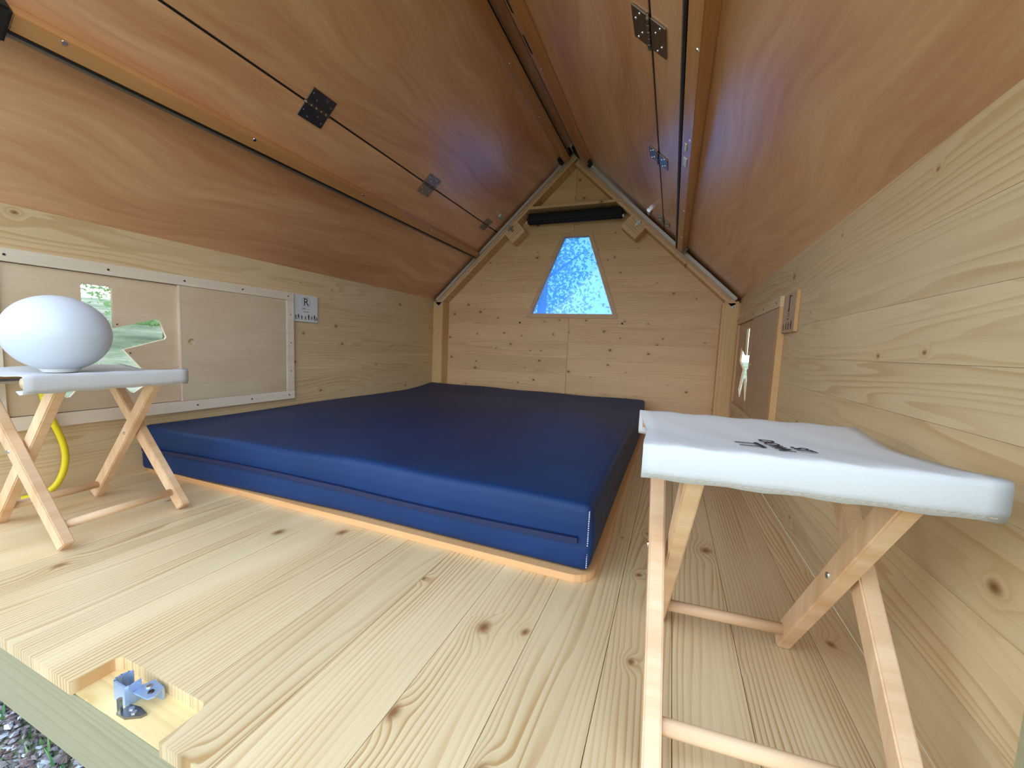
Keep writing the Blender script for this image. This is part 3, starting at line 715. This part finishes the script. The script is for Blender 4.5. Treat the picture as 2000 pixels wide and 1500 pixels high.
# ---- metal latch keeper in the floor cut-out
lk_ = empty('latch_keeper', (1.0, -2.272, -0.0200)); tag(lk_, 'zinc latch bracket with reflected sky blue in its colour, screwed into the floor cut-out', 'latch')
bm = bmesh.new()
path = [(-0.012, 0.008), (-0.016, 0.005), (-0.0185, -0.002), (-0.018, -0.008), (-0.014, -0.0115), (0.012, -0.0115), (0.0145, -0.009), (0.0145, 0.004)]
tk = 0.0022
for i in range(len(path)-1):
    (xa, ya), (xb, yb) = path[i], path[i+1]
    d = Vector((xb-xa, yb-ya)).normalized(); n = Vector((-d.y, d.x))*tk/2
    e = d*0.0006
    hexa(bm, [(xa-n.x-e.x, ya-n.y-e.y, 0.0), (xb-n.x+e.x, yb-n.y+e.y, 0.0), (xb+n.x+e.x, yb+n.y+e.y, 0.0), (xa+n.x-e.x, ya+n.y-e.y, 0.0),
              (xa-n.x-e.x, ya-n.y-e.y, 0.029), (xb-n.x+e.x, yb-n.y+e.y, 0.029 if i < 5 else 0.030), (xb+n.x+e.x, yb+n.y+e.y, 0.029 if i < 5 else 0.030), (xa+n.x-e.x, ya+n.y-e.y, 0.029)])
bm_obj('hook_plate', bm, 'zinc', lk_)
bm = bmesh.new(); prism(bm, [(0.014, 0.003), (0.018, -0.006), (0.046, -0.004), (0.050, 0.002), (0.044, 0.016), (0.018, 0.018)], lambda a, b_, t: (a, b_, t), 0.0165, 0.0190)
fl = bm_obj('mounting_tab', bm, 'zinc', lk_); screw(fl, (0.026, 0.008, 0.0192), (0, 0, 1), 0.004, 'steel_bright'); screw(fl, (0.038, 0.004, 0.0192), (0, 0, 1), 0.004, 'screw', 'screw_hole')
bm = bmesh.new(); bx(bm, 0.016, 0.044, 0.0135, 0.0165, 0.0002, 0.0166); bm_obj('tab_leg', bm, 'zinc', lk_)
bm = bmesh.new(); prism(bm, [(0.016, -0.024), (0.034, -0.0235), (0.050, -0.014), (0.052, -0.008), (0.034, -0.006), (0.018, -0.009)], lambda a, b_, t: (a, b_, t), 0.0003, 0.0045)
pt = bm_obj('pointed_tab', bm, 'steel', lk_)
screw(pt, (0.028, -0.0125, 0.0047), (0, 0, 1), 0.0036, 'steel_bright'); screw(pt, (0.037, -0.0145, 0.0047), (0, 0, 1), 0.0036, 'steel_bright')
bm = bmesh.new(); cyl(bm, (0.0175, -0.0205, 0.0003), (0.0175, -0.0205, 0.022), 0.003, seg=10); bm_obj('pin', bm, 'steel_bright', lk_)

# ---- signs
def figure(bm, cx, cy, h, fn, k):
    prism(bm, circle(cx, cy+h*0.88, h*0.11, 10), fn, 0.0, 0.0005)
    lean = 0.12*h*(-1 if k % 2 else 1)
    prism(bm, [(cx-h*0.12, cy+h*0.42), (cx+h*0.12, cy+h*0.42), (cx+h*0.14, cy+h*0.76), (cx-h*0.14, cy+h*0.76)], fn, 0.0, 0.0005)
    prism(bm, [(cx-h*0.12, cy+h*0.43), (cx-h*0.02, cy+h*0.43), (cx-h*0.10+lean, cy), (cx-h*0.19+lean, cy)], fn, 0.0, 0.0005)
    prism(bm, [(cx+h*0.02, cy+h*0.43), (cx+h*0.12, cy+h*0.43), (cx+h*0.19, cy), (cx+h*0.10, cy)], fn, 0.0, 0.0005)
    prism(bm, [(cx+h*0.10, cy+h*0.74), (cx+h*0.14, cy+h*0.68), (cx+h*0.30, cy+h*0.5+lean), (cx+h*0.27, cy+h*0.58+lean)], fn, 0.0, 0.0005)
s1 = empty('information_sign', (0.0, -1.117, 0.5625)); tag(s1, 'small white square sign with circled R logo and tiny figures on the wall', 'sign')
box('board', 'sign_white', s1, 0.0004, 0.010, -0.068, 0.068, 0.0, 0.127, 0.001)
on_l = lambda a, b_, t: (0.0102+t, a, b_)
mL = frame_mat((0.0104, 0, 0), (0, 1, 0), (0, 0, 1), (1, 0, 0))
flat('logo_ring', 'print_grey', s1, [circle(0.0, 0.094, 0.0235, 40), circle(0.0, 0.094, 0.0222, 40)], 0.0006, mL)
text('logo_letter', 'print', s1, 'R', 0.050, frame_mat((0.0104, 0, 0.093), (0, 1, 0), (0, 0, 1), (1, 0, 0)), 0.0003)
bm = bmesh.new()
for (a, b_, c, d) in ((-0.022, -0.002, 0.063, 0.0655), (-0.022, -0.002, 0.059, 0.0612), (0.004, 0.020, 0.060, 0.0615), (-0.016, 0.016, 0.046, 0.049)): prism(bm, [(a, c), (b_, c), (b_, d), (a, d)], on_l, 0.0, 0.0004)
bm_obj('fine_print', bm, 'print_grey', s1)
bm = bmesh.new()
for k, (cx, h) in enumerate(((-0.058, 0.022), (-0.043, 0.026), (-0.025, 0.020), (-0.004, 0.018), (0.014, 0.027), (0.032, 0.020), (0.048, 0.027), (0.060, 0.017))): figure(bm, cx, 0.010, h, on_l, k)
tag(bm_obj('figure_row', bm, 'print', s1), kind='stuff')
s2 = empty('wooden_sign', (W, -1.078, 0.568)); tag(s2, 'small wooden sign with a pictogram on the wall beside the printed stool', 'sign')
box('board', 'stile_tan', s2, -0.0095, -0.0004, -0.072, 0.072, 0.0, 0.122, 0.001)
box('face', 'birch_tan', s2, -0.0106, -0.0096, -0.071, 0.071, 0.001, 0.121)
on_r = lambda a, b_, t: (-0.0108-t, a, b_)
bm = bmesh.new()
prism(bm, [(-0.004, 0.072), (0.004, 0.072), (0.004, 0.112), (-0.004, 0.112)], on_r, 0, 0.0005); prism(bm, circle(0.0, 0.069, 0.006, 14), on_r, 0, 0.0006)
prism(bm, [(-0.022, 0.108), (0.004, 0.112), (0.004, 0.115), (-0.022, 0.111)], on_r, 0, 0.0005)
bm_obj('pictogram', bm, 'print', s2)
bm = bmesh.new()
for (a, b_, c, d) in ((-0.012, 0.012, 0.056, 0.059), (-0.014, 0.006, 0.050, 0.053), (-0.010, 0.014, 0.040, 0.044)): prism(bm, [(a, c), (b_, c), (b_, d), (a, d)], on_r, 0, 0.0004)
bm_obj('fine_print', bm, 'print_grey', s2)
bm = bmesh.new()
for k, (cx, h) in enumerate(((0.045, 0.020), (0.015, 0.022), (-0.012, 0.024), (-0.040, 0.028))): figure(bm, cx, 0.008, h, on_r, k)
tag(bm_obj('figure_row', bm, 'print', s2), kind='stuff')

# ---- dark scrap of unknown kind under the printed stool
bm = bmesh.new(); prism(bm, [(0, 0), (0.010, 0.003), (0.021, 0.002), (0.026, -0.002), (0.018, -0.006), (0.007, -0.005)], lambda a, b_, t: (1.855+a, -1.735+b_, t), 0.0003, 0.003)
lo_ = bm_obj('floor_scrap', bm, plain('olive_scrap', srgb(66, 60, 14), 0.6)); tag(lo_, 'small dark olive scrap on the floor under the printed stool', 'leaf')

# ================================================================== OUTSIDE
def scatter(name, n, area_, size, mat, shape, label, cat):
    V, F = [], []
    for i in range(n):
        x = random.uniform(area_[0], area_[1]); y = random.uniform(area_[2], area_[3]); s_ = random.uniform(*size); a = random.uniform(0, 6.28)
        b0 = len(V)
        if shape == 'stone':
            sx_, sy_, sz_ = s_*random.uniform(0.6, 1.6), s_*random.uniform(0.4, 0.9), s_*random.uniform(0.3, 0.6)
            z = GZ+sz_*random.uniform(0.3, 1.6)
            for (px_, py_, pz_) in ((1, 0, 0), (0.3, 0.9, 0.1), (-0.8, 0.6, -0.1), (-0.9, -0.5, 0.1), (0.2, -1, 0), (0.05, 0.05, 1), (0, 0, -1)):
                V.append((x+(px_*math.cos(a)*sx_-py_*math.sin(a)*sy_), y+(px_*math.sin(a)*sx_+py_*math.cos(a)*sy_), z+pz_*sz_))
            for k in range(5): F.append((b0+k, b0+(k+1) % 5, b0+5)); F.append((b0+(k+1) % 5, b0+k, b0+6))
        else:
            h = s_; l = random.uniform(0.2, 0.9)*h; wdt = 0.0022
            dx, dy = math.cos(a), math.sin(a)
            for t in (0, 0.5, 1):
                cx, cy_, cz = x+dx*l*t*t, y+dy*l*t*t, GZ+h*t
                ww = wdt*(1-t*0.9)
                V += [(cx-dy*ww, cy_+dx*ww, cz), (cx+dy*ww, cy_-dx*ww, cz)]
            F += [(b0, b0+1, b0+3, b0+2), (b0+2, b0+3, b0+5, b0+4)]
    me = bpy.data.meshes.new(name); me.from_pydata(V, [], F)
    return tag(link(name, me, mat), label, cat, kind='stuff')
scatter('gravel', 14000, (0.05, 1.05, -2.62, -2.18), (0.003, 0.008), 'pebble', 'stone', 'loose grey gravel and wood chips in front of the floor beam', 'gravel')
scatter('grass', 900, (0.05, 1.05, -2.62, -2.20), (0.012, 0.045), 'grass', 'blade', 'sparse green grass blades among the gravel', 'grass')

def tree(loc, height, crown_r, crown_z, n_leaf, mat, label, leaf=0.075, low=0.0):
    t = empty('tree', loc); tag(t, label, 'tree', 'trees around the hut')
    bm = bmesh.new(); cyl(bm, (0, 0, -0.2), (0.1, 0.05, height*0.45), 0.16, 0.10, 10, False); cyl(bm, (0.1, 0.05, height*0.45), (0.0, 0.1, height*0.9), 0.10, 0.03, 8, False)
    for k in range(7):
        a = random.uniform(0, 6.28); z0 = height*random.uniform(0.3, 0.7)
        cyl(bm, (0.06, 0.04, z0), (math.cos(a)*crown_r*0.7, math.sin(a)*crown_r*0.7, z0+height*random.uniform(0.05, 0.28)), 0.05, 0.015, 6, False)
    bm_obj('trunk', bm, 'bark', t, True)
    nb = 46
    dirs = rng.normal(size=(nb, 3)); dirs /= np.linalg.norm(dirs, axis=1)[:, None]
    rad = rng.uniform(0.35, 0.95, nb)[:, None]
    cen = dirs*rad*np.array([crown_r, crown_r, (height-crown_z)/1.7]); cen[:, 2] += (height+crown_z)/2
    idx = rng.integers(0, nb, n_leaf)
    pos = cen[idx]+rng.normal(size=(n_leaf, 3))*crown_r*0.20
    pos[:, 2] = np.maximum(pos[:, 2], low)
    a = rng.normal(size=(n_leaf, 3)); a /= np.linalg.norm(a, axis=1)[:, None]
    b_ = rng.normal(size=(n_leaf, 3)); b_ -= (a*b_).sum(1)[:, None]*a; b_ /= np.linalg.norm(b_, axis=1)[:, None]
    L = rng.uniform(0.6, 1.2, n_leaf)[:, None]*leaf
    V = np.stack([pos-a*L, pos+b_*L*0.45, pos+a*L, pos-b_*L*0.45], 1).reshape(-1, 3)
    Fc = np.arange(n_leaf*4).reshape(-1, 4)
    me = bpy.data.meshes.new('foliage'); me.from_pydata(V.tolist(), [], Fc.tolist())
    tag(link('foliage', me, mat, t), kind='stuff')
    return t
tree((-1.8, 8.0, GZ), 6.5, 2.0, 0.9, 9000, 'leaf', 'broad olive green tree behind the trapezoid window', 0.07)
tree((1.2, 14.5, GZ), 7.0, 2.0, 1.6, 6000, 'leaf2', 'fresh green tree farther behind the gable wall', 0.08)
tree((-6.2, 15.0, GZ), 7.5, 2.2, 1.2, 8000, 'leaf', 'olive green tree beyond the corner of the sign wall', 0.08)
for k, (x, y, hgt, r_, lf_, lab) in enumerate(((-10.0, 3.6, 6.0, 2.0, 'leaf', 'low spreading olive tree seen through the star window'), (-13.5, -2.0, 6.5, 2.2, 'leaf2', 'fresh green tree seen at the edge of the star window'), (-16.5, 6.0, 7.0, 2.4, 'leaf', 'tall olive tree at the top of the lawn'))):
    tree((x, y, GZ+max(0, -x-5)*0.075), hgt, r_, 0.5, 14000, lf_, lab, 0.075, 0.45)
bpy.context.view_layer.update()
